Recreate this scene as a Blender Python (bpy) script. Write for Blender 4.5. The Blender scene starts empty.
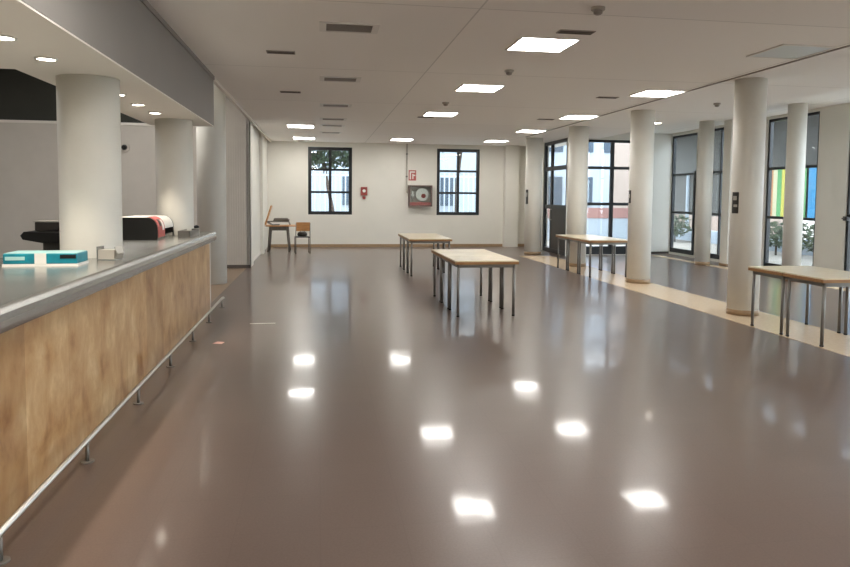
import bpy, bmesh, math, random
from mathutils import Vector, Matrix

S = bpy.context.scene
COL = S.collection
random.seed(7)
PI = math.pi

# ---------------------------------------------------------------- camera
YAW, PIT, ROLL = 0.153463, 0.061764, 0.009
fw = Vector((math.sin(YAW)*math.cos(PIT), math.cos(YAW)*math.cos(PIT), -math.sin(PIT)))
rt = Vector((math.cos(YAW), -math.sin(YAW), 0))
dn = fw.cross(rt)
c_, s_ = math.cos(ROLL), math.sin(ROLL)
r2 = c_*rt - s_*dn
d2 = s_*rt + c_*dn
cam_d = bpy.data.cameras.new('camera')
cam = bpy.data.objects.new('camera', cam_d); COL.objects.link(cam)
m3 = Matrix((r2, -d2, -fw)).transposed()
cam.matrix_world = Matrix.Translation((0, 0, 1.6)) @ m3.to_4x4()
cam_d.sensor_width = 36; cam_d.sensor_fit = 'HORIZONTAL'
cam_d.lens = 680/850*36
cam_d.shift_y = (238-283.5)/850
cam_d.clip_start = 0.05; cam_d.clip_end = 300
S.camera = cam

# ---------------------------------------------------------------- world, sun, exposure
SKY_COL, SKY_STR = (0.82, 0.90, 1.0, 1), 7.0
PANEL_STR = 24.0
DOWN_W = 60.0
S.view_settings.view_transform = 'Standard'
S.view_settings.look = 'None'
S.view_settings.gamma = 1
S.view_settings.use_curve_mapping = False
S.view_settings.exposure = 0.40
W = bpy.data.worlds.new('sky'); S.world = W; W.use_nodes = True
bg = W.node_tree.nodes['Background']
bg.inputs[0].default_value = SKY_COL; bg.inputs[1].default_value = SKY_STR
try:
    S.cycles.use_denoising = True
    S.cycles.max_bounces = 10; S.cycles.diffuse_bounces = 6; S.cycles.glossy_bounces = 5
    S.cycles.transmission_bounces = 8; S.cycles.transparent_max_bounces = 12
    S.cycles.caustics_reflective = True; S.cycles.caustics_refractive = False
    S.cycles.sample_clamp_indirect = 6; S.cycles.blur_glossy = 1.0
except Exception:
    pass

# ---------------------------------------------------------------- materials
def lin(c):
    return tuple(((v/255)/12.92 if v/255 <= .04045 else ((v/255+.055)/1.055)**2.4) for v in c) + (1,)

def mat(name, rgb, rough=.6, metal=0, spec=.5, emit=None, estr=0, noise=0, nscale=8, bump=0, bscale=60, coat=0):
    m = bpy.data.materials.new(name); m.use_nodes = True
    nt = m.node_tree; b = nt.nodes['Principled BSDF']
    col = lin(rgb)
    b.inputs['Base Color'].default_value = col
    b.inputs['Roughness'].default_value = rough
    b.inputs['Metallic'].default_value = metal
    b.inputs['Specular IOR Level'].default_value = spec
    b.inputs['Coat Weight'].default_value = coat
    if emit:
        b.inputs['Emission Color'].default_value = emit if len(emit) == 4 else lin(emit)
        b.inputs['Emission Strength'].default_value = estr
    if noise or bump:
        tc = nt.nodes.new('ShaderNodeTexCoord')
    if noise:
        n = nt.nodes.new('ShaderNodeTexNoise'); n.inputs['Scale'].default_value = nscale; n.inputs['Detail'].default_value = 4
        nt.links.new(tc.outputs['Object'], n.inputs['Vector'])
        r = nt.nodes.new('ShaderNodeValToRGB')
        r.color_ramp.elements[0].position = .3; r.color_ramp.elements[1].position = .7
        r.color_ramp.elements[0].color = tuple(c*(1-noise) for c in col[:3])+(1,)
        r.color_ramp.elements[1].color = tuple(min(1, c*(1+noise)) for c in col[:3])+(1,)
        nt.links.new(n.outputs['Fac'], r.inputs['Fac']); nt.links.new(r.outputs['Color'], b.inputs['Base Color'])
    if bump:
        n2 = nt.nodes.new('ShaderNodeTexNoise'); n2.inputs['Scale'].default_value = bscale
        nt.links.new(tc.outputs['Object'], n2.inputs['Vector'])
        bp = nt.nodes.new('ShaderNodeBump'); bp.inputs['Strength'].default_value = bump; bp.inputs['Distance'].default_value = .01
        nt.links.new(n2.outputs['Fac'], bp.inputs['Height']); nt.links.new(bp.outputs['Normal'], b.inputs['Normal'])
    return m

def wood(name, a, b_, rough=.4, scale=(1.5, 14, 14)):
    m = mat(name, a, rough)
    nt = m.node_tree; b = nt.nodes['Principled BSDF']
    tc = nt.nodes.new('ShaderNodeTexCoord'); mp = nt.nodes.new('ShaderNodeMapping'); mp.inputs['Scale'].default_value = scale
    n = nt.nodes.new('ShaderNodeTexNoise'); n.inputs['Scale'].default_value = 3; n.inputs['Detail'].default_value = 5
    r = nt.nodes.new('ShaderNodeValToRGB')
    r.color_ramp.elements[0].color = lin(b_); r.color_ramp.elements[1].color = lin(a)
    r.color_ramp.elements[0].position = .3; r.color_ramp.elements[1].position = .65
    nt.links.new(tc.outputs['Object'], mp.inputs['Vector']); nt.links.new(mp.outputs[0], n.inputs['Vector'])
    nt.links.new(n.outputs['Fac'], r.inputs['Fac']); nt.links.new(r.outputs['Color'], b.inputs['Base Color'])
    return m

def floor_mat():
    m = bpy.data.materials.new('polished_terrazzo'); m.use_nodes = True
    nt = m.node_tree; b = nt.nodes['Principled BSDF']; L = nt.links.new
    tc = nt.nodes.new('ShaderNodeTexCoord')
    # speckle
    n = nt.nodes.new('ShaderNodeTexNoise'); n.inputs['Scale'].default_value = 90; n.inputs['Detail'].default_value = 3
    L(tc.outputs['Object'], n.inputs['Vector'])
    r = nt.nodes.new('ShaderNodeValToRGB')
    r.color_ramp.elements[0].position = .35; r.color_ramp.elements[1].position = .68
    r.color_ramp.elements[0].color = lin((99, 84, 76)); r.color_ramp.elements[1].color = lin((106, 91, 83))
    L(n.outputs['Fac'], r.inputs['Fac'])
    # broad wear
    n2 = nt.nodes.new('ShaderNodeTexNoise'); n2.inputs['Scale'].default_value = .5; n2.inputs['Detail'].default_value = 3
    L(tc.outputs['Object'], n2.inputs['Vector'])
    mx = nt.nodes.new('ShaderNodeMix'); mx.data_type = 'RGBA'; mx.blend_type = 'MULTIPLY'; mx.inputs[0].default_value = .42
    r2_ = nt.nodes.new('ShaderNodeValToRGB'); r2_.color_ramp.elements[0].position = .35; r2_.color_ramp.elements[1].position = .65
    r2_.color_ramp.elements[0].color = (.86, .74, .70, 1); r2_.color_ramp.elements[1].color = (1, 1, 1, 1)
    L(n2.outputs['Fac'], r2_.inputs['Fac']); L(r.outputs['Color'], mx.inputs[6]); L(r2_.outputs['Color'], mx.inputs[7])
    # tiles: joints and per-tile tone
    br = nt.nodes.new('ShaderNodeTexBrick'); br.offset = 0; br.inputs['Scale'].default_value = 1
    br.inputs['Brick Width'].default_value = .4; br.inputs['Row Height'].default_value = .4
    br.inputs['Mortar Size'].default_value = .0025; br.inputs['Mortar Smooth'].default_value = .3
    br.inputs['Color1'].default_value = (.96, .96, .96, 1); br.inputs['Color2'].default_value = (1, 1, 1, 1)
    br.inputs['Mortar'].default_value = (.86, .85, .84, 1)
    L(tc.outputs['Object'], br.inputs['Vector'])
    mx2 = nt.nodes.new('ShaderNodeMix'); mx2.data_type = 'RGBA'; mx2.blend_type = 'MULTIPLY'; mx2.inputs[0].default_value = .8
    L(mx.outputs[2], mx2.inputs[6]); L(br.outputs['Color'], mx2.inputs[7]); L(mx2.outputs[2], b.inputs['Base Color'])
    b.inputs['Roughness'].default_value = .285
    b.inputs['Specular IOR Level'].default_value = .45
    b.inputs['Coat Weight'].default_value = .32
    b.inputs['Coat Roughness'].default_value = .07
    b.inputs['Coat IOR'].default_value = 1.5
    n3 = nt.nodes.new('ShaderNodeTexNoise'); n3.inputs['Scale'].default_value = 2.2; n3.inputs['Detail'].default_value = 2
    L(tc.outputs['Object'], n3.inputs['Vector'])
    bp = nt.nodes.new('ShaderNodeBump'); bp.inputs['Strength'].default_value = .10; bp.inputs['Distance'].default_value = .012
    L(n3.outputs['Fac'], bp.inputs['Height'])
    # every tile lies a hair off level
    sc_ = nt.nodes.new('ShaderNodeVectorMath'); sc_.operation = 'SCALE'; sc_.inputs[3].default_value = 2.5
    fl = nt.nodes.new('ShaderNodeVectorMath'); fl.operation = 'FLOOR'
    wn = nt.nodes.new('ShaderNodeTexWhiteNoise'); wn.noise_dimensions = '2D'
    sb = nt.nodes.new('ShaderNodeVectorMath'); sb.operation = 'SUBTRACT'; sb.inputs[1].default_value = (.5, .5, .5)
    ml = nt.nodes.new('ShaderNodeVectorMath'); ml.operation = 'MULTIPLY'; ml.inputs[1].default_value = (.0022, .0035, 0)
    ad = nt.nodes.new('ShaderNodeVectorMath'); ad.operation = 'ADD'
    no = nt.nodes.new('ShaderNodeVectorMath'); no.operation = 'NORMALIZE'
    L(tc.outputs['Object'], sc_.inputs[0]); L(sc_.outputs[0], fl.inputs[0]); L(fl.outputs[0], wn.inputs['Vector'])
    L(wn.outputs['Color'], sb.inputs[0]); L(sb.outputs[0], ml.inputs[0]); L(ml.outputs[0], ad.inputs[0]); L(bp.outputs['Normal'], ad.inputs[1])
    L(ad.outputs[0], no.inputs[0])
    L(no.outputs[0], b.inputs['Normal']); L(no.outputs[0], b.inputs['Coat Normal'])
    return m

def marble_mat():
    m = bpy.data.materials.new('honey_marble'); m.use_nodes = True
    nt = m.node_tree; b = nt.nodes['Principled BSDF']; L = nt.links.new
    tc = nt.nodes.new('ShaderNodeTexCoord')
    # slab coordinates: run (y), height (z)
    sx = nt.nodes.new('ShaderNodeSeparateXYZ'); L(tc.outputs['Object'], sx.inputs[0])
    cb = nt.nodes.new('ShaderNodeCombineXYZ'); L(sx.outputs['Y'], cb.inputs['X']); L(sx.outputs['Z'], cb.inputs['Y'])
    br = nt.nodes.new('ShaderNodeTexBrick'); br.offset = 0; br.inputs['Scale'].default_value = 1
    br.inputs['Brick Width'].default_value = .62; br.inputs['Row Height'].default_value = 1.2
    br.inputs['Mortar Size'].default_value = .002
    br.inputs['Color1'].default_value = (.66, .60, .54, 1); br.inputs['Color2'].default_value = (1, 1, 1, 1); br.inputs['Mortar'].default_value = (.55, .45, .35, 1)
    L(cb.outputs[0], br.inputs['Vector'])
    mp = nt.nodes.new('ShaderNodeMapping'); mp.inputs['Scale'].default_value = (1, 1.5, 1.0); L(tc.outputs['Object'], mp.inputs['Vector'])
    n = nt.nodes.new('ShaderNodeTexNoise'); n.inputs['Scale'].default_value = 2.6; n.inputs['Detail'].default_value = 7; n.inputs['Roughness'].default_value = .62
    n.inputs['Distortion'].default_value = .25
    L(mp.outputs[0], n.inputs['Vector'])
    r = nt.nodes.new('ShaderNodeValToRGB'); e = r.color_ramp.elements
    e[0].position = .30; e[0].color = lin((150, 104, 56)); e[1].position = .70; e[1].color = lin((222, 194, 148))
    k = e.new(.45); k.color = lin((186, 146, 98)); k = e.new(.56); k.color = lin((198, 164, 118))
    L(n.outputs['Fac'], r.inputs['Fac'])
    mx = nt.nodes.new('ShaderNodeMix'); mx.data_type = 'RGBA'; mx.blend_type = 'MULTIPLY'; mx.inputs[0].default_value = .8
    L(r.outputs['Color'], mx.inputs[6]); L(br.outputs['Color'], mx.inputs[7]); L(mx.outputs[2], b.inputs['Base Color'])
    b.inputs['Roughness'].default_value = .3
    return m

def ceiling_mat():
    m = mat('ceiling_boards', (246, 243, 238), .85)
    nt = m.node_tree; b = nt.nodes['Principled BSDF']; L = nt.links.new
    tc = nt.nodes.new('ShaderNodeTexCoord')
    br = nt.nodes.new('ShaderNodeTexBrick'); br.offset = 0; br.inputs['Scale'].default_value = 1
    br.inputs['Brick Width'].default_value = 4.05; br.inputs['Row Height'].default_value = 3.1
    br.inputs['Mortar Size'].default_value = .009; br.inputs['Mortar Smooth'].default_value = .2
    c = lin((246, 243, 238)); br.inputs['Color1'].default_value = c
    br.inputs['Color2'].default_value = tuple(x*.96 for x in c[:3])+(1,)
    br.inputs['Mortar'].default_value = tuple(x*.72 for x in c[:3])+(1,)
    mp = nt.nodes.new('ShaderNodeMapping'); mp.inputs['Location'].default_value = (-1.37, -8.95, 0)
    L(tc.outputs['Object'], mp.inputs['Vector']); L(mp.outputs[0], br.inputs['Vector'])
    L(br.outputs['Color'], b.inputs['Base Color'])
    return m

M = {}
M['floor'] = floor_mat()
M['marble'] = marble_mat()
M['ceiling'] = ceiling_mat()
M['wall'] = mat('cream_painted_wall', (222, 219, 210), .8, noise=.02, nscale=2, bump=.05, bscale=120)
M['wall_grey'] = mat('grey_partition', (196, 189, 180), .8, noise=.03, nscale=3)
M['wall_dark'] = mat('dark_upper_wall', (66, 66, 60), .9, noise=.04, nscale=3)
M['beam'] = mat('grey_beam_paint', (142, 136, 131), .8, noise=.02, nscale=2)
M['soffit'] = mat('white_soffit', (232, 227, 218), .75)
M['column'] = mat('white_plaster_column', (218, 215, 206), .6, noise=.025, nscale=3, bump=.08, bscale=25)
M['tan'] = mat('tan_base_tile', (158, 132, 102), .4, noise=.08, nscale=20)
M['stripe'] = mat('tan_floor_tile', (212, 188, 158), .22, noise=.06, nscale=25)
M['whitetrim'] = mat('white_trim', (226, 221, 212), .5)
M['black'] = mat('black_frame', (24, 27, 30), .4)
M['steel'] = mat('brushed_steel', (188, 188, 184), .25, metal=.9, noise=.04, nscale=12)
M['chrome'] = mat('chrome_rail', (196, 192, 184), .42, metal=.85)
M['leg'] = mat('grey_metal_leg', (126, 123, 118), .4, metal=.5)
M['tabletop'] = wood('beech_laminate', (228, 216, 190), (212, 196, 166), .3)
M['edge'] = wood('table_edge', (166, 124, 78), (140, 100, 60), .5)
M['chairwood'] = wood('chair_plywood', (204, 150, 96), (178, 122, 72), .4)
M['panel_frame'] = mat('white_lamp_frame', (225, 222, 216), .4)
M['lit'] = mat('lamp_diffuser_lit', (255, 255, 250), .5, emit=(1.0, .975, .925, 1), estr=PANEL_STR)
M['unlit'] = mat('lamp_diffuser_unlit', (206, 212, 214), .3)
M['down'] = mat('downlight_lens', (255, 255, 250), .4, emit=(1.0, .92, .78, 1), estr=14)
M['vent'] = mat('vent_grey', (150, 142, 134), .5)
M['ventdark'] = mat('vent_dark', (84, 76, 70), .8)
M['white'] = mat('white_plastic', (226, 224, 218), .45)
M['dark'] = mat('dark_plastic', (46, 42, 37), .45)
M['blackpl'] = mat('black_plastic', (20, 20, 19), .35)
M['red'] = mat('red_paint', (150, 56, 52), .45)
M['pinkred'] = mat('faded_red_print', (178, 92, 88), .5)
M['teal'] = mat('teal_print', (18, 128, 146), .35, noise=.18, nscale=14)
M['paleteal'] = mat('pale_teal_print', (168, 212, 210), .35)
M['greyfab'] = mat('grey_seat', (110, 104, 98), .7)
M['pipe'] = mat('grey_pipe', (176, 170, 160), .5)
M['foliage'] = mat('foliage', (44, 62, 38), .7, noise=.4, nscale=5)
M['hedge'] = mat('hedge_foliage', (66, 78, 56), .7, noise=.35, nscale=5)
M['bark'] = mat('bark', (74, 62, 54), .9)
M['ground'] = mat('pale_paving', (150, 143, 134), .8, noise=.08, nscale=2)
M['bldwhite'] = mat('white_render', (158, 168, 178), .8, noise=.06, nscale=1)
M['bldpink'] = mat('pinkish_brick', (142, 126, 116), .85, noise=.08, nscale=6)
M['bldgrey'] = mat('grey_render', (84, 83, 80), .85, noise=.04, nscale=2)
M['bldglass'] = mat('building_window_glass', (70, 84, 98), .15)
M['yellow'] = mat('yellow_panel', (190, 182, 80), .6)
M['green'] = mat('green_panel', (92, 158, 100), .6)
M['cream'] = mat('cream_panel', (196, 190, 156), .6)
M['blue'] = mat('blue_panel', (54, 138, 186), .6, noise=.1, nscale=2)
M['orange'] = mat('orange_panel', (184, 124, 72), .6)
M['fence'] = mat('light_blue_fence', (196, 206, 220), .6)
M['pinkpaper'] = mat('pink_paper', (222, 178, 168), .7)
M['redwall'] = mat('red_low_wall', (150, 112, 106), .8)

def glass_mat():
    m = bpy.data.materials.new('window_glass'); m.use_nodes = True
    nt = m.node_tree; nt.nodes.clear(); L = nt.links.new
    o = nt.nodes.new('ShaderNodeOutputMaterial'); t = nt.nodes.new('ShaderNodeBsdfTransparent'); g = nt.nodes.new('ShaderNodeBsdfGlossy')
    t.inputs[0].default_value = (.93, .96, .96, 1); g.inputs['Roughness'].default_value = .02
    f = nt.nodes.new('ShaderNodeLayerWeight'); f.inputs[0].default_value = .5
    pw = nt.nodes.new('ShaderNodeMath'); pw.operation = 'POWER'; pw.inputs[1].default_value = 5
    L(f.outputs['Facing'], pw.inputs[0])
    mu = nt.nodes.new('ShaderNodeMath'); mu.operation = 'MULTIPLY_ADD'; mu.inputs[1].default_value = .9; mu.inputs[2].default_value = .06; mu.use_clamp = True
    mx = nt.nodes.new('ShaderNodeMixShader')
    L(pw.outputs[0], mu.inputs[0]); L(mu.outputs[0], mx.inputs[0]); L(t.outputs[0], mx.inputs[1]); L(g.outputs[0], mx.inputs[2]); L(mx.outputs[0], o.inputs[0])
    return m
M['glass'] = glass_mat()

# ---------------------------------------------------------------- mesh helpers
class MB:
    def __init__(s): s.bm = bmesh.new()
    def box(s, x0, x1, y0, y1, z0, z1, mx=None):
        vs = [s.bm.verts.new((x, y, z)) for z in (z0, z1) for (x, y) in ((x0, y0), (x1, y0), (x1, y1), (x0, y1))]
        if mx is not None:
            for v in vs: v.co = mx @ v.co
        for f in ((3, 2, 1, 0), (4, 5, 6, 7), (0, 1, 5, 4), (1, 2, 6, 5), (2, 3, 7, 6), (3, 0, 4, 7)):
            s.bm.faces.new([vs[i] for i in f])
        return s
    def tube(s, p0, p1, r, r1=None, seg=16, caps=True):
        p0, p1 = Vector(p0), Vector(p1); r1 = r if r1 is None else r1
        d = (p1-p0).normalized(); a = Vector((0, 0, 1)) if abs(d.z) < .9 else Vector((1, 0, 0))
        u = d.cross(a).normalized(); v = d.cross(u)
        A = [s.bm.verts.new(p0+(u*math.cos(t)+v*math.sin(t))*r) for t in [2*PI*i/seg for i in range(seg)]]
        B = [s.bm.verts.new(p1+(u*math.cos(t)+v*math.sin(t))*r1) for t in [2*PI*i/seg for i in range(seg)]]
        for i in range(seg):
            f = s.bm.faces.new((A[i], A[(i+1) % seg], B[(i+1) % seg], B[i])); f.smooth = True
        if caps:
            s.bm.faces.new(A[::-1]); s.bm.faces.new(B)
        return s
    def path(s, pts, r, seg=10):
        pts = [Vector(p) for p in pts]; rings = []
        for i, p in enumerate(pts):
            d = ((pts[min(i+1, len(pts)-1)]-pts[max(i-1, 0)])).normalized()
            a = Vector((0, 0, 1)) if abs(d.z) < .9 else Vector((1, 0, 0))
            if i == 0: u = d.cross(a).normalized()
            else: u = (u - d*u.dot(d)).normalized()
            v = d.cross(u)
            rings.append([s.bm.verts.new(p+(u*math.cos(t)+v*math.sin(t))*r) for t in [2*PI*k/seg for k in range(seg)]])
        for a, b in zip(rings, rings[1:]):
            for k in range(seg):
                f = s.bm.faces.new((a[k], a[(k+1) % seg], b[(k+1) % seg], b[k])); f.smooth = True
        s.bm.faces.new(rings[0][::-1]); s.bm.faces.new(rings[-1])
        return s
    def lathe(s, prof, seg=32, c=(0, 0, 0), caps=True):
        rings = []
        for r, z in prof:
            rings.append([s.bm.verts.new((c[0]+r*math.cos(2*PI*k/seg), c[1]+r*math.sin(2*PI*k/seg), c[2]+z)) for k in range(seg)])
        for a, b in zip(rings, rings[1:]):
            for k in range(seg):
                f = s.bm.faces.new((a[k], a[(k+1) % seg], b[(k+1) % seg], b[k])); f.smooth = True
        if caps: s.bm.faces.new(rings[0][::-1]); s.bm.faces.new(rings[-1])
        return s
    def prism(s, poly, axis, a0, a1):
        # poly of 2D points; axis 'x','y','z' is the extrusion direction
        def P(p, a):
            return {'x': (a, p[0], p[1]), 'y': (p[0], a, p[1]), 'z': (p[0], p[1], a)}[axis]
        A = [s.bm.verts.new(P(p, a0)) for p in poly]; B = [s.bm.verts.new(P(p, a1)) for p in poly]
        n = len(poly)
        for i in range(n): s.bm.faces.new((A[i], A[(i+1) % n], B[(i+1) % n], B[i]))
        s.bm.faces.new(A[::-1]); s.bm.faces.new(B)
        return s
    def build(s, name, m, parent=None, bevel=0, loc=None):
        bmesh.ops.recalc_face_normals(s.bm, faces=s.bm.faces)
        me = bpy.data.meshes.new(name); s.bm.to_mesh(me); s.bm.free()
        me.materials.append(M[m] if isinstance(m, str) else m)
        o = bpy.data.objects.new(name, me); COL.objects.link(o)
        if parent: o.parent = parent
        if loc: o.location = loc
        if bevel:
            b = o.modifiers.new('bevel', 'BEVEL'); b.width = bevel; b.segments = 2; b.limit_method = 'ANGLE'
        return o

def tag(o, label=None, cat=None, group=None, kind=None):
    if label: o['label'] = label
    if cat: o['category'] = cat
    if group: o['group'] = group
    if kind: o['kind'] = kind
    return o
def thing(name, label, cat, loc=(0, 0, 0), rz=0, group=None):
    o = bpy.data.objects.new(name, None); COL.objects.link(o); o.location = loc; o.rotation_euler = (0, 0, rz)
    o.empty_display_size = .1
    return tag(o, label, cat, group)
def struct(name, mb, m, parent=None, bevel=0):
    return tag(mb.build(name, m, parent, bevel), kind='structure')
def copy_tree(o, parent=None):
    c = o.copy(); COL.objects.link(c)
    if parent: c.parent = parent
    for ch in list(o.children): copy_tree(ch, c)
    return c
def box(*a): return MB().box(*a)

# ---------------------------------------------------------------- setting
ZC = 3.22       # main ceiling
ZO = 3.44       # raised ceiling at the window side
YB = 21.2       # far wall
XR = 9.95       # window wall on the right
YN = -4.0       # wall behind the camera
struct('floor', box(-8, 10.2, YN, YB+.2, -.1, 0), 'floor')
struct('ceiling', box(-1.45, 7.6, YN, YB+.2, ZC, ZC+.35), 'ceiling')
mb = box(7.6, 10.2, YN, 18.5, ZO, ZO+.25)
struct('ceiling_window_side', mb, 'ceiling')
struct('ceiling_bar_side', box(-8, -1.45, YN, YB+.2, 4.5, 4.6), 'wall_dark')
struct('trim_1', box(-1.50, -1.45, 9.83, YB, ZC-.04, 4.5), 'soffit')                # bright ceiling edge past the beam
struct('trim_2', MB().box(5.485, 5.512, YN, 17.9, ZC-.012, ZC+.002), 'vent')                # groove over the column row
# floor stripes along the two column rows
struct('trim_3', box(5.34, 6.18, YN, 17.75, -.02, .003), 'stripe')
struct('trim_4', box(9.12, 9.40, YN, 17.75, -.02, .003), 'stripe')
struct('trim_5', box(-2.25, -1.58, 10.0, 15.1, -.02, .003), mat('brown_floor_tile', (136, 114, 92), .3, noise=.06, nscale=25))

def wall_y(name, y0, y1, x0, x1, z1, holes, m='wall', z0=0):
    """wall whose faces look along y; holes = (x0,x1,z0,z1) sorted by x"""
    mb = MB(); x = x0
    for (a, b, c, d) in holes:
        if a > x: mb.box(x, a, y0, y1, z0, z1)
        if c > z0: mb.box(a, b, y0, y1, z0, c)
        if d < z1: mb.box(a, b, y0, y1, d, z1)
        x = b
    if x < x1: mb.box(x, x1, y0, y1, z0, z1)
    return struct(name, mb, m)
def wall_x(name, x0, x1, y0, y1, z1, holes, m='wall'):
    mb = MB(); y = y0
    for (a, b, c, d) in holes:
        if a > y: mb.box(x0, x1, y, a, 0, z1)
        if c > 0: mb.box(x0, x1, a, b, 0, c)
        if d < z1: mb.box(x0, x1, a, b, d, z1)
        y = b
    if y < y1: mb.box(x0, x1, y, y1, 0, z1)
    return struct(name, mb, m)

WB = [(-.36, .98, 1.0, 3.07), (3.64, 5.02, 1.0, 3.09)]
wall_y('wall_back', YB, YB+.25, -8, 6.75, 4.5, WB)
wall_x('wall_vestibule', 6.58, 6.75, 17.6, YB, ZC, [(17.62, 19.6, 0, ZC)])
wall_y('wall_back_window_side', 17.9, 18.02, 6.75, 9.0, ZO, [(6.95, 8.86, 0.02, 3.19)])
struct('wall_back_corner', MB().box(9.0, XR, 18.3, 18.45, 0, ZO).box(8.9, 9.0, 18.02, 18.45, 0, ZO), 'wall')
RW = [(1.5, 4.8, 0.02, 3.3), (6.0, 8.2, .02, 3.3), (9.0, 11.66, .02, 3.38), (12.45, 14.06, .06, 3.38), (15.15, 16.62, .06, 3.38), (16.95, 18.28, .06, 3.36)]
wall_x('wall_right', XR, XR+.12, YN, 18.45, ZO, RW)
struct('wall_left', box(-8.2, -8, YN, YB+.2, 0, 4.5), 'wall_grey')
wall_y('wall_rear', YN-.2, YN, -8.2, 10.2, 4.5, [])
# grey partition behind the bar, dark wall above it
struct('wall_bar_back', box(-8, -2.0, 15.15, 15.3, 0, 3.02), 'wall_grey')
struct('trim_6', box(-8, -2.0, 15.13, 15.32, 3.02, 3.075), 'whitetrim')
struct('wall_bar_back_upper', box(-8, -2.0, 15.5, 15.6, 3.0, 4.5), 'wall_dark')
# ribbed grey jog then the pale left wall with pilasters
mb = box(-2.0, -1.5, 15.15, 15.3, 0, 4.5)
for i in range(10):
    x = -1.985+i*.05
    mb.box(x, x+.022, 15.138, 15.15, .08, 4.4)
struct('wall_left_jog', mb, 'wall_grey')
struct('wall_left_far', box(-1.75, -1.58, 15.3, YB, 0, 4.5), 'wall')
struct('wall_left_pilasters', MB().box(-1.58, -1.5, 15.15, 15.9, 0, 4.5).box(-1.58, -1.5, 18.55, 19.1, 0, 4.5), 'wall')
struct('wall_back_pilaster', box(5.80, 6.24, 20.95, YB, 0, ZC), 'wall')
struct('wall_right_pilaster', box(9.48, XR, 14.7, 15.0, 0, ZO), 'wall')
# baseboards
struct('baseboard_back', MB().box(-1.5, 5.80, YB-.015, YB, 0, .085).box(6.24, 6.58, YB-.015, YB, 0, .085), 'tan')
struct('baseboard_left', box(-1.58, -1.565, 15.9, 18.55, 0, .07), 'whitetrim')
struct('baseboard_jog', box(-2.0, -1.5, 15.12, 15.138, 0, .07), 'ventdark')
struct('baseboard_window_side', box(9.0, XR, 18.285, 18.3, 0, .06), 'ventdark')
struct('baseboard_right', MB().box(XR-.015, XR, 14.06, 14.7, 0, .06).box(9.465, 9.48, 14.7, 15.0, 0, .06).box(9.48, XR, 14.685, 14.7, 0, .06).box(XR-.015, XR, 11.66, 12.45, 0, .06), 'tan')

# beam over the bar and its white soffit
struct('beam', box(-1.53, -1.45, YN, 9.83, 2.542, 4.5), 'beam')
struct('trim_7', box(-1.47, -1.435, YN, 9.83, ZC-.05, ZC-.001), 'beam')
mb = MB().prism([(-8, YN), (-1.452, YN), (-1.452, 9.828), (-2.28, 9.828), (-2.28, 5.63), (-8, 5.63)], 'z', 2.53, 2.542)
struct('soffit', mb, 'soffit')

# ---------------------------------------------------------------- windows
def window_y(name, x0, x1, z0, z1, y, cols, rows, fw_=.07, mu=.035, bottom=None, depth=.08):
    """glazing in a plane of constant y. cols/rows: positions of the bars"""
    f = MB(); bt = bottom or fw_
    f.box(x0, x0+fw_, y, y+depth, z0, z1).box(x1-fw_, x1, y, y+depth, z0, z1)
    f.box(x0+fw_, x1-fw_, y, y+depth, z1-fw_, z1).box(x0+fw_, x1-fw_, y, y+depth, z0, z0+bt)
    for c in cols: f.box(c-mu, c+mu, y+.01, y+depth-.01, z0+bt, z1-fw_)
    for r in rows: f.box(x0+fw_, x1-fw_, y+.015, y+depth-.015, r-mu*.8, r+mu*.8)
    w = struct(name, f, 'black')
    g = box(x0+fw_, x1-fw_, y+depth/2-.003, y+depth/2+.003, z0+bt, z1-fw_).build('window_pane', 'glass', w)
    return w
def window_x(name, x, y0, y1, z0, z1, cols, rows, fw_=.06, mu=.03, bottom=None, depth=.08):
    f = MB(); bt = bottom or fw_
    f.box(x, x+depth, y0, y0+fw_, z0, z1).box(x, x+depth, y1-fw_, y1, z0, z1)
    f.box(x, x+depth, y0+fw_, y1-fw_, z1-fw_, z1).box(x, x+depth, y0+fw_, y1-fw_, z0, z0+bt)
    for c in cols: f.box(x+.01, x+depth-.01, c-mu, c+mu, z0+bt, z1-fw_)
    for r in rows: f.box(x+.015, x+depth-.015, y0+fw_, y1-fw_, r-mu, r+mu)
    w = struct(name, f, 'black')
    box(x+depth/2-.003, x+depth/2+.003, y0+fw_, y1-fw_, z0+bt, z1-fw_).build('window_pane', 'glass', w)
    return w
window_y('window_1', *WB[0][:2], 1.0, 3.07, YB+.03, [.31], [1.69, 2.38], fw_=.10, mu=.042)
window_y('window_2', *WB[1][:2], 1.0, 3.09, YB+.03, [4.33], [1.70, 2.39], fw_=.10, mu=.042)
window_y('window_3', 6.95, 8.86, .02, 3.19, 17.93, [8.02], [1.42, 2.42], mu=.05, bottom=.22)
window_x('window_4', XR+.03, 16.95, 18.28, .06, 3.36, [], [1.2, 2.26], bottom=.12)
window_x('window_5', XR+.03, 15.15, 16.62, .06, 3.38, [15.9], [1.2, 2.28], bottom=.12)
window_x('window_6', XR+.03, 12.45, 14.06, .06, 3.38, [], [1.19, 2.28], bottom=.1)
window_x('window_7', XR+.03, 9.0, 11.66, .02, 3.38, [10.3], [1.3, 2.3], bottom=.12)
window_x('window_8', XR+.03, 6.0, 8.2, .02, 3.3, [7.1], [1.3, 2.3], bottom=.12)
window_x('window_9', XR+.03, 1.5, 4.8, .02, 3.3, [3.1], [1.3, 2.3], bottom=.12)
# glazed vestibule door with a solid dark lower panel
d = window_x('door_1', 6.60, 17.64, 19.58, 0.0, ZC-.02, [18.95], [1.32, 2.42], fw_=.09, mu=.06, bottom=.12)
box(6.615, 6.665, 17.73, 18.89, .12, 1.28).build('door_panel', 'dark', d)
MB().path([(6.60, 18.85, .95), (6.55, 18.85, .95), (6.55, 18.85, 1.25), (6.60, 18.85, 1.25)], .012).build('door_handle', 'chrome', d)
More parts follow.
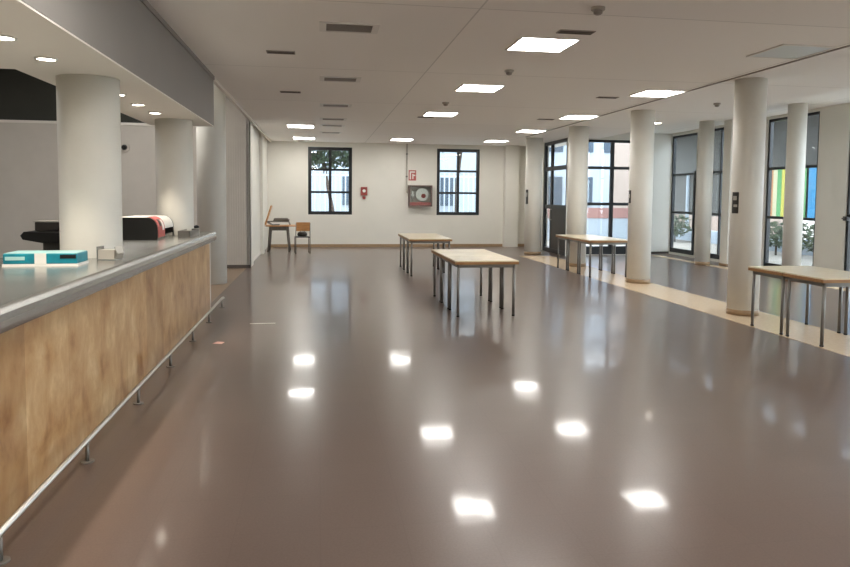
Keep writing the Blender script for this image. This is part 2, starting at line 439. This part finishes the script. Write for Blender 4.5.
# handle on the window frame at the right edge
w7 = bpy.data.objects['window_7']
MB().box(XR-.03, XR+.03, 11.58, 11.68, 1.20, 1.28).tube((XR-.03, 11.63, 1.24), (XR-.07, 11.63, 1.24), .016).tube((XR-.07, 11.65, 1.24), (XR-.07, 11.50, 1.24), .014).build('window_handle', 'blackpl', w7)
w4 = bpy.data.objects['window_4']
box(XR-.03, XR+.03, 16.95, 17.03, .1, 2.34).build('sash_edge', 'black', w4)

# ---------------------------------------------------------------- columns
def column(x, y, z0, z1, label, group, r=.25, base=True, sub=False):
    t = thing('column', label, 'column', (x, y, 0), 0, group)
    if z0 == 0:
        MB().lathe([(r, 0), (r, z1)], 48).build('shaft', 'column', t)
    else:
        MB().lathe([(r, z0), (r, z1)], 48).build('shaft', 'column', t)
    if base:
        MB().lathe([(r+.005, 0), (r+.005, .075), (r+.001, .08), (r, .08)], 48).build('base_ring', 'tan', t)
    return t
GR = 'round columns along the window side'
cx = 5.86
column(5.81, 8.60, 0, ZC, 'white round column nearest the camera, a small notice on its left side', GR, .205)
column(5.96, 12.05, 0, ZC, 'white round column just right of the table row by the glazed window', GR, .215)
column(5.90, 15.08, 0, ZC, 'white round column between the dark glass door and the big glazed window', GR, .225)
column(5.88, 18.30, 0, ZC, 'white round column farthest back, left of the dark glass door', GR, .23)
GO = 'outer round columns beside the window wall'
column(9.16, 15.2, 0, ZO, 'slimmer white column standing by the window wall, farther one of two', GO, .17)
column(9.15, 12.05, 0, ZO, 'slimmer white column in front of the coloured outdoor panels', GO, .17)
GL = 'round columns along the bar'
column(-1.87, 5.98, 0, 2.53, 'thick white round column rising through the bar counter behind the teal carton', GL, .235, False)
column(-1.83, 9.08, 0, 2.53, 'white round column at the far end of the bar behind the black display case', GL, .225, False)
column(-1.91, 12.60, 0, 4.5, 'greyish round column standing on the floor beyond the bar end', GL, .25, False)

# ---------------------------------------------------------------- ceiling fittings
def make_panel(lit, s=.59):
    t = thing('ceiling_lamp', None, 'ceiling light')
    h = s/2
    f = MB()
    f.box(-h-.02, h+.02, -h-.02, -h, -.014, .0).box(-h-.02, h+.02, h, h+.02, -.014, .0)
    f.box(-h-.02, -h, -h, h, -.014, 0).box(h, h+.02, -h, h, -.014, 0)
    f.build('lamp_frame', 'panel_frame', t)
    box(-h, h, -h, h, -.009, 0).build('diffuser', 'lit' if lit else 'unlit', t)
    return t
GP = 'square ceiling light panels'
lamp = make_panel(True)
spots = [(2.33, 7.06, 'lit square ceiling panel nearest the camera in the centre row'),
 (2.35, 10.03, 'lit square ceiling panel second in the centre row, above the middle tables'),
 (2.35, 13.35, 'lit square ceiling panel third in the centre row'),
 (2.33, 19.62, 'small far lit ceiling panel above the fire hose cabinet'),
 (5.15, 9.97, 'large lit ceiling panel in front of the second window-side column'),
 (5.16, 13.22, 'lit ceiling panel in front of the column by the glazed window'),
 (5.13, 16.28, 'lit ceiling panel left of the farthest window-side columns'),
 (5.08, 19.45, 'small far lit ceiling panel above the right back window'),
 (-.45, 16.42, 'lit ceiling panel near the left wall, nearer of the two'),
 (-.45, 19.82, 'lit ceiling panel near the left wall, farther of the two')]
for i, (x, y, lab) in enumerate(spots):
    o = lamp if i == 0 else copy_tree(lamp)
    o.location = (x, y, ZC); tag(o, lab, 'ceiling light', GP)
o = make_panel(False); o.location = (5.10, 6.88, ZC)
tag(o, 'switched off square ceiling panel at the upper right', 'ceiling light', GP)

GB = 'added ceiling panels out of view'  # unseen panels added to brighten the near half of the room
for x in (-.45, 2.35, 5.15):
    for y in (3.6, .5, -2.6):
        o = copy_tree(lamp); o.location = (x, y, ZC); tag(o, 'added lit square ceiling panel outside the picture, nearer than those in view', 'ceiling light', GB)

for (x, y, lab) in ((-3.3, 12.4, 'added lit panel hidden high in the void behind the bar beam'), (-6.0, 10.5, 'added unseen lit panel high in the void at the far left'), (-5.0, 5.0, 'added unseen lit panel over the back of the bar')):  # hidden lamps added to light the dark bar side
    o = copy_tree(lamp); o.location = (x, y, 4.5 if y > 6 else 2.53); o.scale = (1.6, 1.6, 1); tag(o, lab, 'ceiling light', 'added unseen ceiling panels on the bar side')

def round_lamp(x, y, z, r, label, group, cat='ceiling light', watt=0):
    t = thing('recessed_downlight', label, cat, (x, y, z), 0, group)
    MB().lathe([(r, 0), (r*1.25, 0), (r*1.22, -.008), (r, -.010), (r, 0)], 28, caps=False).build('trim_ring', 'panel_frame', t)
    MB().lathe([(r*.98, -.006), (r*.98, -.002)], 28).build('lens', 'down', t)
    if watt:
        l = bpy.data.lights.new('downlight_beam', 'SPOT'); l.energy = watt; l.spot_size = 1.2; l.spot_blend = .55; l.shadow_soft_size = .045; l.color = (1, .9, .76)
        lo = bpy.data.objects.new('downlight_beam', l); COL.objects.link(lo); lo.parent = t; lo.location = (0, 0, -.03)
    return t
GD = 'round downlights in the bar soffit'
for (y, lab) in ((4.49, 'round downlight in the bar soffit, cut by the left picture edge'),
                 (5.14, 'round downlight in the bar soffit just left of the thick column'),
                 (6.84, 'round downlight in the bar soffit just right of the thick column'),
                 (7.56, 'middle downlight of the three beyond the thick column'),
                 (8.30, 'farthest round downlight in the bar soffit')):
    round_lamp(-1.88, y, 2.53, .06, lab, GD, watt=DOWN_W)
for y in (3.78, 3.07, 2.36):
    round_lamp(-1.88, y, 2.53, .06, 'round downlight in the bar soffit outside the left picture edge', GD, watt=DOWN_W)
round_lamp(7.15, 13.9, ZC, .14, 'round lit ceiling light right of the second window-side column', None, watt=30)

def make_vent(w=.44, d=.30):
    t = thing('ceiling_vent', None, 'vent')
    f = MB(); h, k = w/2, d/2
    f.box(-h-.03, h+.03, -k-.03, -k, -.012, 0).box(-h-.03, h+.03, k, k+.03, -.012, 0).box(-h-.03, -h, -k, k, -.012, 0).box(h, h+.03, -k, k, -.012, 0)
    f.build('vent_frame', 'panel_frame', t)
    for q in (-1, 1):
        box(q*(h+.045)-.02, q*(h+.045)+.02, -k-.03, k+.03, -.010, 0).build('end_flap', 'panel_frame', t)
    box(-h, h, -k, k, -.003, 0).build('backing', 'ventdark', t)
    s = MB(); n = 7
    for i in range(n):
        y = -k+(i+.5)*d/n
        s.box(-h, h, y-.012, y+.004, -.010, -.004)
    s.build('slats', 'vent', t)
    return t
v0 = make_vent()
for i, (y, lab) in enumerate([(6.72, 'slatted ceiling vent nearest the camera with a pale frame'), (9.68, 'second slatted ceiling vent from the camera'),
        (12.5, 'third slatted ceiling vent from the camera'), (14.75, 'fourth slatted ceiling vent, a thin dark line in the ceiling'),
        (16.1, 'fifth ceiling vent, just before the farthest one'), (17.9, 'farthest ceiling vent, above the left back window')]):
    o = v0 if i == 0 else copy_tree(v0)
    o.location = (.28, y, ZC); tag(o, lab, 'vent', 'slatted ceiling vents in a line')
def slot(x, y, w, lab):
    t = thing('ceiling_slot_vent', lab, 'vent', (x, y, ZC), 0, 'narrow slot vents in the ceiling')
    box(-w/2, w/2, -.07, .07, -.008, 0).build('slot_frame', 'vent', t)
    MB().box(-w/2+.01, w/2-.01, -.05, -.01, -.011, -.008).box(-w/2+.01, w/2-.01, .01, .05, -.011, -.008).build('slot_opening', 'ventdark', t)
slot(-.44, 8.02, .32, 'narrow dark slot vent left of the nearest slatted vents')
slot(-.46, 11.05, .32, 'narrow slot vent left of the third slatted vent')
slot(4.60, 10.55, .34, 'slot vent beside the large panel before the second column')
slot(4.65, 13.75, .34, 'slot vent beside the panel before the glazed window column')
slot(2.15, 13.95, .34, 'slot vent just behind the third centre row panel')
slot(2.48, 6.48, .36, 'slot vent just in front of the nearest centre row panel')
def detector(x, y, lab):
    t = thing('smoke_detector', lab, 'smoke detector', (x, y, ZC), 0, 'smoke detectors on the ceiling')
    MB().lathe([(.06, 0), (.06, -.02), (.05, -.028)], 24).build('base_plate', 'pipe', t)
    MB().lathe([(.038, -.028), (.038, -.05), (.02, -.062)], 24).build('sensor_head', 'vent', t)
detector(2.35, 5.63, 'small smoke detector at the top edge of the picture')
detector(2.40, 8.58, 'small smoke detector between the first two centre row panels')
detector(6.68, 10.8, 'small smoke detector right of the round columns row')
detector(2.15, 11.7, 'small smoke detector between second and third centre row panels')

# ---------------------------------------------------------------- bar counter
Y0, Y1 = -1.0, 9.70
t = thing('bar_counter', 'long bar counter faced with honey coloured marble slabs', 'counter', (0, 0, 0))
box(-1.60, -1.53, Y0, Y1-.04, 0, .949).build('counter_body', 'white', t)
box(-2.44, -2.40, Y0, Y1-.04, 0, .965).build('rear_panel', 'white', t)
box(-1.53, -1.50, Y0, Y1-.04, 0, .949).build('marble_front', 'marble', t)
box(-2.44, -1.495, Y1-.04, Y1, 0, .949).build('end_panel', 'white', t, .004)
# steel worktop with a rounded nose
pr = [(-1.60, .95), (-1.46, .95)]
for i in range(7):
    a = -PI/2+PI*i/6
    pr.append((-1.448+math.cos(a)*.028, 1.015+math.sin(a)*.065))
pr += [(-1.60, 1.08)]
mbw = MB().prism(pr, 'y', Y0, Y1+.08)
holes = [(-1.87, 5.98, .24), (-1.83, 9.08, .2285)]      # the columns pass through the worktop
def arc_at(h, side):
    cx_, cy_, r_ = h
    return [(cx_-r_*math.cos(PI*i/20), cy_+side*r_*math.sin(PI*i/20)) for i in range(21)]
edges = [None]+holes+[None]
for a, b in zip(edges, edges[1:]):
    ya = a[1] if a else Y0; yb = b[1] if b else Y1+.08
    low = [(-2.50, ya)]+(arc_at(a, 1) if a else [])+[(-1.60, ya)]
    top = [(-2.50, yb)]+(arc_at(b, -1) if b else [])+[(-1.60, yb)]
    mbw.prism(low+top[::-1], 'z', .966, 1.08)
w = mbw.build('countertop', 'steel')
tag(w, 'stainless steel bar worktop with a rounded front edge', 'countertop')
fr = thing('foot_rail', 'metal foot rail on short posts along the marble bar front', 'foot rail', (-1.37, 0, 0))
MB().path([(0, Y0, .13), (0, 9.9, .13), (0, 10.0, .12)], .0155, 14).build('rail', 'chrome', fr)
for y in (-.3, .85, 2.0, 3.1, 4.22, 5.37, 6.5, 7.62, 8.72, 9.85):
    p = MB().tube((0, y, .0), (0, y, .115), .011).build('post', 'leg', fr)
    MB().tube((0, y, 0.0), (0, y, .008), .038, seg=20).build('post_foot', 'leg', p)

# teal carton on the counter
ct = thing('carton', 'flat teal and white carton lying on the steel bar worktop', 'box', (-1.95, 5.25, 1.08), math.radians(2))
box(-.24, .24, -.13, .13, .018, .09).build('carton_body', 'teal', ct, .006)
box(-.245, .245, -.132, .132, .0, .018).build('carton_tray', 'white', ct)
box(-.035, .04, -.135, .135, .016, .093).build('label_band', 'white', ct)
box(-.235, .235, -.125, .125, .090, .094).build('lid', 'paleteal', ct)
box(.13, .235, -.134, -.130, .055, .082).build('printed_patch', 'blackpl', ct)
box(-.225, -.10, -.134, -.130, .045, .07).build('printed_stripe', 'paleteal', ct)

# folded steel holder next to the big column
h = thing('napkin_holder', 'small bent steel holder on the worktop right of the carton', 'napkin holder', (-1.63, 5.62, 1.08), math.radians(-12))
h.scale = (1.25, 1, 1.05)
MB().box(-.06, .06, -.05, .05, 0, .006).build('tray_base', 'steel', h)
MB().box(-.06, -.055, -.05, .05, .006, .10).build('side_plate', 'steel', h)
MB().prism([(.055, .006), (.075, .05), (.055, .10), (.051, .10), (.070, .05), (.051, .006)], 'y', -.05, .05).build('side_plate', 'chrome', h)
box(-.054, .050, -.045, .045, .006, .075).build('napkins', 'pipe', h)

# cash register behind the column
cr = thing('cash_register', 'dark cash register behind the bar, left of the thick column', 'cash register', (-2.25, 6.44, 1.08))
cr.scale = (.95, 1, 1.15)
box(-.13, .15, -.13, .14, 0, .09).build('base', 'dark', cr, .006)
MB().prism([(-.30, .13), (-.28, .10), (-.12, .075), (.16, .075), (.16, .15), (-.27, .16)], 'y', -.18, .16).build('keyboard_deck', 'blackpl', cr, .004)
box(-.24, .06, -.02, .14, .158, .225).build('display_housing', 'dark', cr, .006)
box(-.25, .07, -.03, .15, .225, .235).build('top_cover', 'pipe', cr, .003)
box(.08, .15, -.10, .05, .15, .168).build('receipt', 'white', cr)

# black display case with curved front
dc = thing('display_case', 'black countertop display case with rounded front, red and white wrapping at its side', 'display case', (-1.985, 7.95, 1.08))
dc.scale = (1, 1.15, .9)
poly = [(-.25, 0), (.19, 0), (.19, .13)]
for i in range(1, 9):
    a = PI/2*i/8
    poly.append((.19-.11+.11*math.cos(a), .13+.15*math.sin(a)))
poly += [(-.25, .28)]
MB().prism(poly, 'y', 0, .03).build('end_panel', 'blackpl', dc, .003)
MB().prism(poly, 'y', .72, .75).build('end_panel', 'blackpl', dc, .003)
shell = [(p[0], p[1]) for p in poly[2:]]
inner = [(p[0]-.004 if p[0] > 0 else p[0], p[1]-.004) for p in shell][::-1]
MB().prism(shell+inner, 'y', .03, .72).build('curved_front', 'white', dc)
box(-.245, .185, .03, .72, 0.0, .05).build('case_floor', 'steel', dc)
# wrapping over the front: red print on white
def arc(a0, a1, off, n=8):
    return [(.08+(.11+off)*math.cos(a0+(a1-a0)*i/n), .13+(.15+off)*math.sin(a0+(a1-a0)*i/n)) for i in range(n+1)]
MB().prism([(.193, .03)]+arc(0, PI/2, .003)+[(.08, .287)]+arc(PI/2, 0, .007)+[(.197, .03)], 'y', .02, .30).build('wrapping', 'pinkred', dc)
MB().prism(arc(.25, .9, .008)+arc(.9, .25, .010), 'y', .10, .17).build('wrapping_mark', 'blackpl', dc)
MB().prism(arc(-.1, .8, .008)+arc(.8, -.1, .010), 'y', .19, .26).build('wrapping_mark', 'white', dc)

tr = thing('cutlery_tray', 'low brown tray on the worktop beyond the display case', 'tray', (-1.60, 8.72, 1.08))
tr.scale = (1, 1.5, 1.3)
MB().box(-.07, .07, -.20, .20, 0, .008).box(-.07, -.062, -.20, .20, .008, .06).box(.062, .07, -.20, .20, .008, .06).box(-.07, .07, -.20, -.192, .008, .06).box(-.07, .07, .192, .20, .008, .06).build('tray_shell', 'leg', tr)
box(-.06, .06, -.19, .19, .008, .045).build('contents', 'pipe', tr)
cp = thing('sugar_dispenser', 'small white and dark dispenser near the far end of the worktop', 'dispenser', (-1.60, 9.25, 1.08))
MB().lathe([(.035, 0), (.038, .01), (.034, .07), (.03, .075)], 20).build('jar', 'white', cp)
MB().lathe([(.035, .075), (.033, .1), (.01, .112)], 20).build('lid', 'blackpl', cp)

# camera dome on the grey wall
cd = thing('wall_camera', 'small dark dome fixed high on the grey wall behind the bar', 'camera', (-4.05, 15.15, 2.56))
MB().tube((0, -.03, 0), (0, 0, 0), .10, seg=24).build('mount_plate', 'wall_grey', cd)
MB().tube((0, -.10, 0), (0, -.03, 0), .035, .06, seg=20).build('dome', 'blackpl', cd)

# ---------------------------------------------------------------- tables
def make_table(W_=.86, D_=.64):
    t = thing('table', None, 'table')
    h, k = W_/2, D_/2
    box(-h, h, -k, k, .732, .75).build('tabletop', 'tabletop', t)
    box(-h-.002, h+.002, -k-.002, k+.002, .700, .735).build('edge_band', 'edge', t)
    f = MB(); a, b = h-.05, k-.045
    f.box(-a, a, -b-.012, -b+.012, .655, .700).box(-a, a, b-.012, b+.012, .655, .700).box(-a-.012, -a+.012, -b, b, .655, .700).box(a-.012, a+.012, -b, b, .655, .700)
    f.build('underframe', 'leg', t)
    for sx in (-1, 1):
        for sy in (-1, 1):
            l = MB().tube((sx*a, sy*b, .012), (sx*a, sy*b, .700), .0185).build('leg', 'leg', t)
            MB().tube((sx*a, sy*b, 0), (sx*a, sy*b, .018), .021).build('foot_cap', 'blackpl', l)
    return t
tb = make_table(); first = True
def row(x, y0, n, labels, group, step=.655, turn=0):
    global first
    for i in range(n):
        o = tb if first else copy_tree(tb); first = False
        o.location = (x, y0+.32+i*step, 0.003 if abs(x-5.7) < .6 else 0); tag(o, labels[i], 'table', group)
row(2.19, 8.74, 3, ['pale laminate table at the near end of the middle row', 'middle laminate table of the centre row of three', 'laminate table at the far end of the middle row'], 'tables in the middle row')
row(2.18, 13.32, 3, ['near table of the row standing behind the middle tables', 'middle table of the far centre row, mostly hidden', 'farthest table of the row before the back wall'], 'tables in the far centre row')
row(5.72, 12.83, 3, ['near table of the row beside the second window-side column', 'middle table of the row by the glazed window', 'far table of the row beside the third window-side column'], 'tables by the glazed window')
row(5.77, 6.52, 2, ['nearest table at the right edge, beech top on steel legs', 'table at the right edge, behind the nearest one and beside the near column'], 'tables at the right edge')

# ---------------------------------------------------------------- table and chairs in the far left corner
ot = thing('wooden_table', 'orange wood topped table with splayed grey legs in the far left corner', 'table', (-1.03, 19.6, 0))
box(-.46, .46, -.35, .35, .715, .74).build('tabletop', 'chairwood', ot, .004)
box(-.36, .14, -.26, -.22, .60, .715).build('apron', 'greyfab', ot)
box(-.36, .14, .22, .26, .60, .715).build('apron', 'greyfab', ot)
for sx, sy in ((-1, -1), (-1, 1), (1, -1), (1, 1)):
    x0 = -.34 if sx < 0 else .12
    MB().tube((x0+sx*.06, sy*.30, 0), (x0, sy*.24, .70), .022, .03).build('leg', 'greyfab', ot)
def chair_parts(t, wood_m='chairwood', seat_m='greyfab'):
    # local frame: faces +y, backrest at -y
    MB().box(-.20, .20, -.20, .20, .44, .46).build('seat', seat_m, t, .006)
    pts = []
    MB().prism([(-.235, .62), (-.22, .62), (-.275, .86), (-.29, .86)], 'x', -.19, .19).build('backrest', wood_m, t, .004)
    for s in (-1, 1):
        MB().path([(s*.19, -.22, 0), (s*.19, -.205, .44), (s*.19, -.225, .60), (s*.185, -.275, .84)], .012).build('rear_leg', 'leg', t)
        MB().path([(s*.19, .21, 0), (s*.19, .19, .42), (s*.19, .15, .435), (s*.19, -.205, .435)], .012).build('front_leg', 'leg', t)
# chair to the right of the table, its back to the camera
rc = thing('chair', 'plywood backed chair with dark seat standing right of the corner table', 'chair', (-.48, 18.92, 0), math.radians(6))
chair_parts(rc, seat_m='dark')
bg_ = thing('bag', 'dark brown bag lying on the seat of the right corner chair', 'bag', (-.48, 18.95, .461), math.radians(6))
bg_.scale = (.9, .9, 1)
MB().lathe([(.05, 0), (.13, .01), (.155, .05), (.14, .10), (.08, .135), (.03, .14)], 18).build('bag_body', 'dark', bg_)
MB().path([(-.06, 0, .12), (-.05, 0, .19), (0, 0, .215), (.05, 0, .19), (.06, 0, .12)], .008).build('bag_strap', 'dark', bg_)
# chair lying on the table, backrest up against the wall
uc = thing('chair', 'plywood chair laid on the corner table, backrest leaning up against the left wall', 'chair', (-1.03, 19.55, .74))
MB().prism([(-.50, .02), (-.47, .0), (-.30, .54), (-.33, .56)], 'y', -.20, .20).build('backrest', 'chairwood', uc, .004)
MB().prism([(-.26, .13), (.16, .11), (.18, .15), (.12, .20), (-.24, .20)], 'y', -.20, .20).build('seat', 'greyfab', uc, .01)
for s in (-1, 1):
    MB().path([(-.44, s*.19, .10), (-.24, s*.19, .11), (.16, s*.19, .10), (.20, s*.19, .012)], .012).build('leg', 'leg', uc)
    MB().path([(-.42, s*.17, .09), (-.30, s*.17, .012), (-.10, s*.17, .012)], .012).build('leg', 'leg', uc)

# ---------------------------------------------------------------- things on the back wall
hp = thing('fire_alarm_point', 'small red and white alarm point on the back wall right of the left window', 'alarm', (1.35, YB, 1.72))
box(-.16, .16, -.008, 0, -.26, .26).build('backing_plate', 'wall', hp)
box(-.10, .10, -.05, -.008, -.12, .14).build('call_box', 'red', hp, .006)
MB().tube((0, -.062, .02), (0, -.05, .02), .05, seg=20).build('button', 'white', hp)
MB().tube((0, -.045, -.195), (0, -.008, -.195), .048, seg=20).build('bell', 'red', hp)
hc = thing('fire_hose_cabinet', 'grey fire hose cabinet with glass front beside the right back window', 'fire hose cabinet', (3.10, YB, 1.60))
mb = MB().box(-.37, .37, -.20, 0, -.33, -.29).box(-.37, .37, -.20, 0, .29, .33).box(-.37, -.33, -.20, 0, -.29, .29).box(.33, .37, -.20, 0, -.29, .29).box(-.33, .33, -.02, 0, -.29, .29)
mb.build('cabinet_frame', mat('cabinet_brown_grey', (112, 94, 88), .4), hc)
box(-.33, .33, -.15, -.02, -.29, -.20).build('lower_tray', 'pinkred', hc)
box(-.33, .33, -.025, -.02, -.20, .29).build('back_panel', 'pipe', hc)
r = MB().tube((.06, -.12, .04), (.06, -.05, .04), .20, seg=32).build('hose_reel', 'white', hc)
MB().tube((.10, -.14, .0), (.10, -.12, .0), .07, seg=20).build('reel_hub', 'red', r)
MB().tube((-.24, -.12, .02), (-.24, -.05, .02), .045, seg=16).tube((-.24, -.09, -.12), (-.24, -.09, .14), .018, seg=12).build('valve', 'white', hc)
box(-.33, .33, -.198, -.192, -.29, .29).build('glass_door', 'glass', hc)
fs = thing('fire_hose_sign', 'red square fire sign above the hose cabinet', 'sign', (2.86, YB, 2.24))
fs.scale = (.85, 1, .95)
box(-.14, .14, -.006, 0, -.17, .17).build('sign_plate', 'pinkred', fs)
MB().box(-.10, -.05, -.009, -.006, -.13, .13).box(-.10, .10, -.009, -.006, .09, .13).box(.0, .04, -.009, -.006, -.12, .05).box(.0, .11, -.009, -.006, -.02, .02).build('pictogram', 'white', fs)
pp = thing('wall_pipe', 'thin grey pipe running down the wall to the fire hose cabinet', 'pipe', (2.68, YB-.04, 0))
MB().path([(0, 0, ZC), (0, 0, 1.78), (.0, -.02, 1.72), (.05, -.03, 1.70)], .026).build('pipe_run', 'pipe', pp)
for z in (2.9, 2.2):
    MB().tube((0, 0, z-.02), (0, 0, z+.02), .034).build('pipe_clip', 'leg', pp)

# notices on the columns (curved plates following the shaft)
def notice(x, y, r, ang, z0, z1, halfw, label, marks):
    t = thing('column_notice', label, 'sign', (x, y, 0), 0, 'dark notices on the window-side columns')
    def patch(a0, a1, zz0, zz1, off, th):
        mb = MB(); n = 6; P_ = []
        for i in range(n+1):
            a = a0+(a1-a0)*i/n; P_.append(((r+off)*math.cos(a), (r+off)*math.sin(a)))
        for i in range(n, -1, -1):
            a = a0+(a1-a0)*i/n; P_.append(((r+off+th)*math.cos(a), (r+off+th)*math.sin(a)))
        return mb.prism(P_, 'z', zz0, zz1)
    patch(ang-halfw, ang+halfw, z0, z1, 0.0, .006).build('plate', 'dark', t)
    for (a, b, c, d) in marks:
        patch(ang-halfw+2*halfw*a, ang-halfw+2*halfw*b, z0+(z1-z0)*c, z0+(z1-z0)*d, .006, .002).build('pictogram', 'pipe', t)
A_ = math.radians(205)
notice(5.81, 8.60, .205, math.radians(193), 1.40, 1.69, .26, 'dark notice with pale pictograms on the nearest round column', [(.2, .75, .62, .82), (.3, .85, .30, .42)])
notice(5.96, 12.05, .215, math.radians(180), 1.50, 1.74, .20, 'small dark notice on the left side of the second round column', [(.3, .7, .4, .7)])
notice(5.88, 18.30, .23, math.radians(200), 1.40, 1.80, .22, 'small dark notice on the left side of the farthest round column', [(.3, .7, .5, .8)])

# ---------------------------------------------------------------- bits on the floor
tp = tag(box(-.86, -.55, 8.56, 8.60, 0, .0015).build('floor_strip', 'white'), 'short white strip on the floor right of the bar', 'tape')  # thin white strip lying flat on the floor
sc = tag(MB().prism([(-1.14, 7.46), (-1.04, 7.44), (-1.02, 7.52), (-1.10, 7.56)], 'z', 0, .002).build('paper_scrap', 'pinkpaper'), 'pale pink scrap of paper on the floor beside the foot rail', 'paper')

# ---------------------------------------------------------------- outside
tag(MB().box(-30, 60, YB+.25, 70, -.15, -.05).box(10.2, 60, -30, YB+.25, -.15, -.05).build('ground', 'ground'), kind='structure')
def foliage(name, parent, c, rad, n, m, size=.16):
    mb = MB(); rnd = random.Random(hash((c[0], n)) % 1000 if False else int(c[0]*13+n))
    for _ in range(n):
        while True:
            p = Vector((rnd.uniform(-1, 1), rnd.uniform(-1, 1), rnd.uniform(-1, 1)))
            if .25 < p.length < 1: break
        q = Vector((c[0]+p.x*rad[0], c[1]+p.y*rad[1], c[2]+p.z*rad[2]))
        u = Vector((rnd.gauss(0, 1), rnd.gauss(0, 1), rnd.gauss(0, 1))).normalized(); v = u.orthogonal().normalized()
        s = size*rnd.uniform(.6, 1.2)
        vs = [mb.bm.verts.new(q+u*s), mb.bm.verts.new(q+v*s*.5), mb.bm.verts.new(q-u*s), mb.bm.verts.new(q-v*s*.5)]
        mb.bm.faces.new(vs)
    me = mb.build(name, m, parent)
    return me
def tree(x, y, h, lab, rad=(1.7, 1.5, 1.4), n=1500, lean=.3):
    t = thing('garden_tree', lab, 'tree', (x, y, -.05))
    MB().path([(0, 0, 0), (lean*.3, 0, h*.3), (lean, 0, h*.75)], .07, 10).build('trunk', 'bark', t)
    foliage('crown', t, (lean, 0, h), rad, n, 'foliage')
tree(.6, 25.5, 3.9, 'leafy tree seen through the left back window', lean=-.5, rad=(2.6, 1.5, 1.3), n=2600)
tree(5.2, 26.5, 4.6, 'leafy tree seen through the right back window', rad=(2.4, 1.5, 1.2), n=1500)
fn = thing('garden_fence', 'light blue fence of upright bars behind the back windows', 'fence', (0, 23.2, -.05))
mb = MB()
for i in range(56):
    x = -2.4+i*.17
    mb.box(x, x+.045, -.01, .01, 0, 2.45)
mb.build('bars', 'fence', fn)
MB().box(-2.5, 7.2, -.02, .02, .3, .36).box(-2.5, 7.2, -.02, .02, 2.3, 2.36).build('rails', 'fence', fn)
def building(x0, x1, y0, y1, h, m, lab, face, wins):
    t = thing('building', lab, 'building', ((x0+x1)/2, (y0+y1)/2, -.05))
    a, b = (x1-x0)/2, (y1-y0)/2
    box(-a, a, -b, b, 0, h).build('walls', m, t)
    box(-a-.15, a+.15, -b-.15, b+.15, h, h+.2).build('roof', 'bldgrey', t)
    for (u, z, w_, hh) in wins:
        if face == 'y': f = box(u-w_/2, u+w_/2, -b-.06, -b, z, z+hh)
        else: f = box(-a-.06, -a, u-w_/2, u+w_/2, z, z+hh)
        f.build('window', 'bldglass', t)
    return t
building(-8, 9, 31, 36, 4.2, 'bldwhite', 'pale building behind the garden fence', 'y', [(-6, 1.2, 1.4, 1.3), (-2.5, 1.2, 1.4, 1.3), (1.2, 1.2, 1.4, 1.3), (5, 1.2, 1.4, 1.3)])
building(12, 17.2, 37, 42, 7.5, 'bldwhite', 'white building seen through the large glazed window', 'y', [(-1.6, 1.2, 1.1, 1.6), (.2, 1.2, 1.1, 1.6), (-1.6, 4.2, 1.1, 1.6), (.2, 4.2, 1.1, 1.6), (1.8, 4.2, .8, 1.6)])
building(14.2, 21, 27.5, 32, 6.2, 'bldpink', 'pinkish brick building right of the white one outside', 'y', [(-2.3, 1.1, 1.0, 1.5), (-2.3, 3.8, 1.0, 1.4), (0, 3.8, 1.0, 1.4)])
lw = thing('garden_wall', 'low pale wall with a red band outside the large glazed window', 'wall', (10.5, 25.1, -.05))
box(-3.0, 3.1, -.12, .12, 0, .85).build('pale_base', 'bldwhite', lw)
box(-3.0, 3.1, -.14, .14, .85, 1.25).build('red_band', 'redwall', lw)
# pavilion with coloured panels beyond the window wall
pv = thing('pavilion', 'grey pavilion with bright coloured panels beyond the right windows', 'pavilion', (14.2, 0, -.05))
MB().box(0, .3, 12, 27, 2.62, 4.1).box(0.2, .3, 21.5, 27, 1.0, 2.62).build('upper_wall', 'bldgrey', pv)
MB().box(-2.2, .3, 12, 27, 4.1, 4.25).build('canopy', 'bldwhite', pv)
MB().box(.05, .25, 12, 27, 0, .45).build('plinth', 'bldwhite', pv)
for y in (12.2, 16.0, 19.0, 21.4, 25, 26.9):
    MB().tube((.15, y, 0), (.15, y, 2.62), .07).build('post', 'bldwhite', pv)
cols = ['green', 'yellow', 'cream', 'orange', 'cream', 'yellow', 'orange', 'cream', 'green', 'yellow', 'cream', 'green', 'yellow', 'cream']
y = 21.2; k = 0
while y > 18.4:
    box(.08, .14, y-.19, y, 1.02, 2.60).build('coloured_panel', cols[k % 14], pv); y -= .2; k += 1
box(.08, .14, 16.1, 18.3, 1.02, 2.60).build('blue_panel', 'blue', pv)
box(.08, .14, 12.3, 15.9, 1.02, 2.60).build('blue_panel', 'blue', pv)
for (y, lab) in ((16.5, 'low bush in front of the blue outdoor panel'), (18.2, 'low bush between the outdoor panels'), (19.9, 'low bush below the yellow and green panels'), (24.0, 'low bush before the plain part of the pavilion')):
    t = thing('bush', lab, 'bush', (13.3, y, -.05), 0, 'low bushes along the pavilion')
    foliage('leaves', t, (0, 0, .62), (.55, .8, .42), 500, 'hedge', .09)
    MB().tube((0, 0, 0), (0, 0, .5), .03).build('stem', 'bark', t)
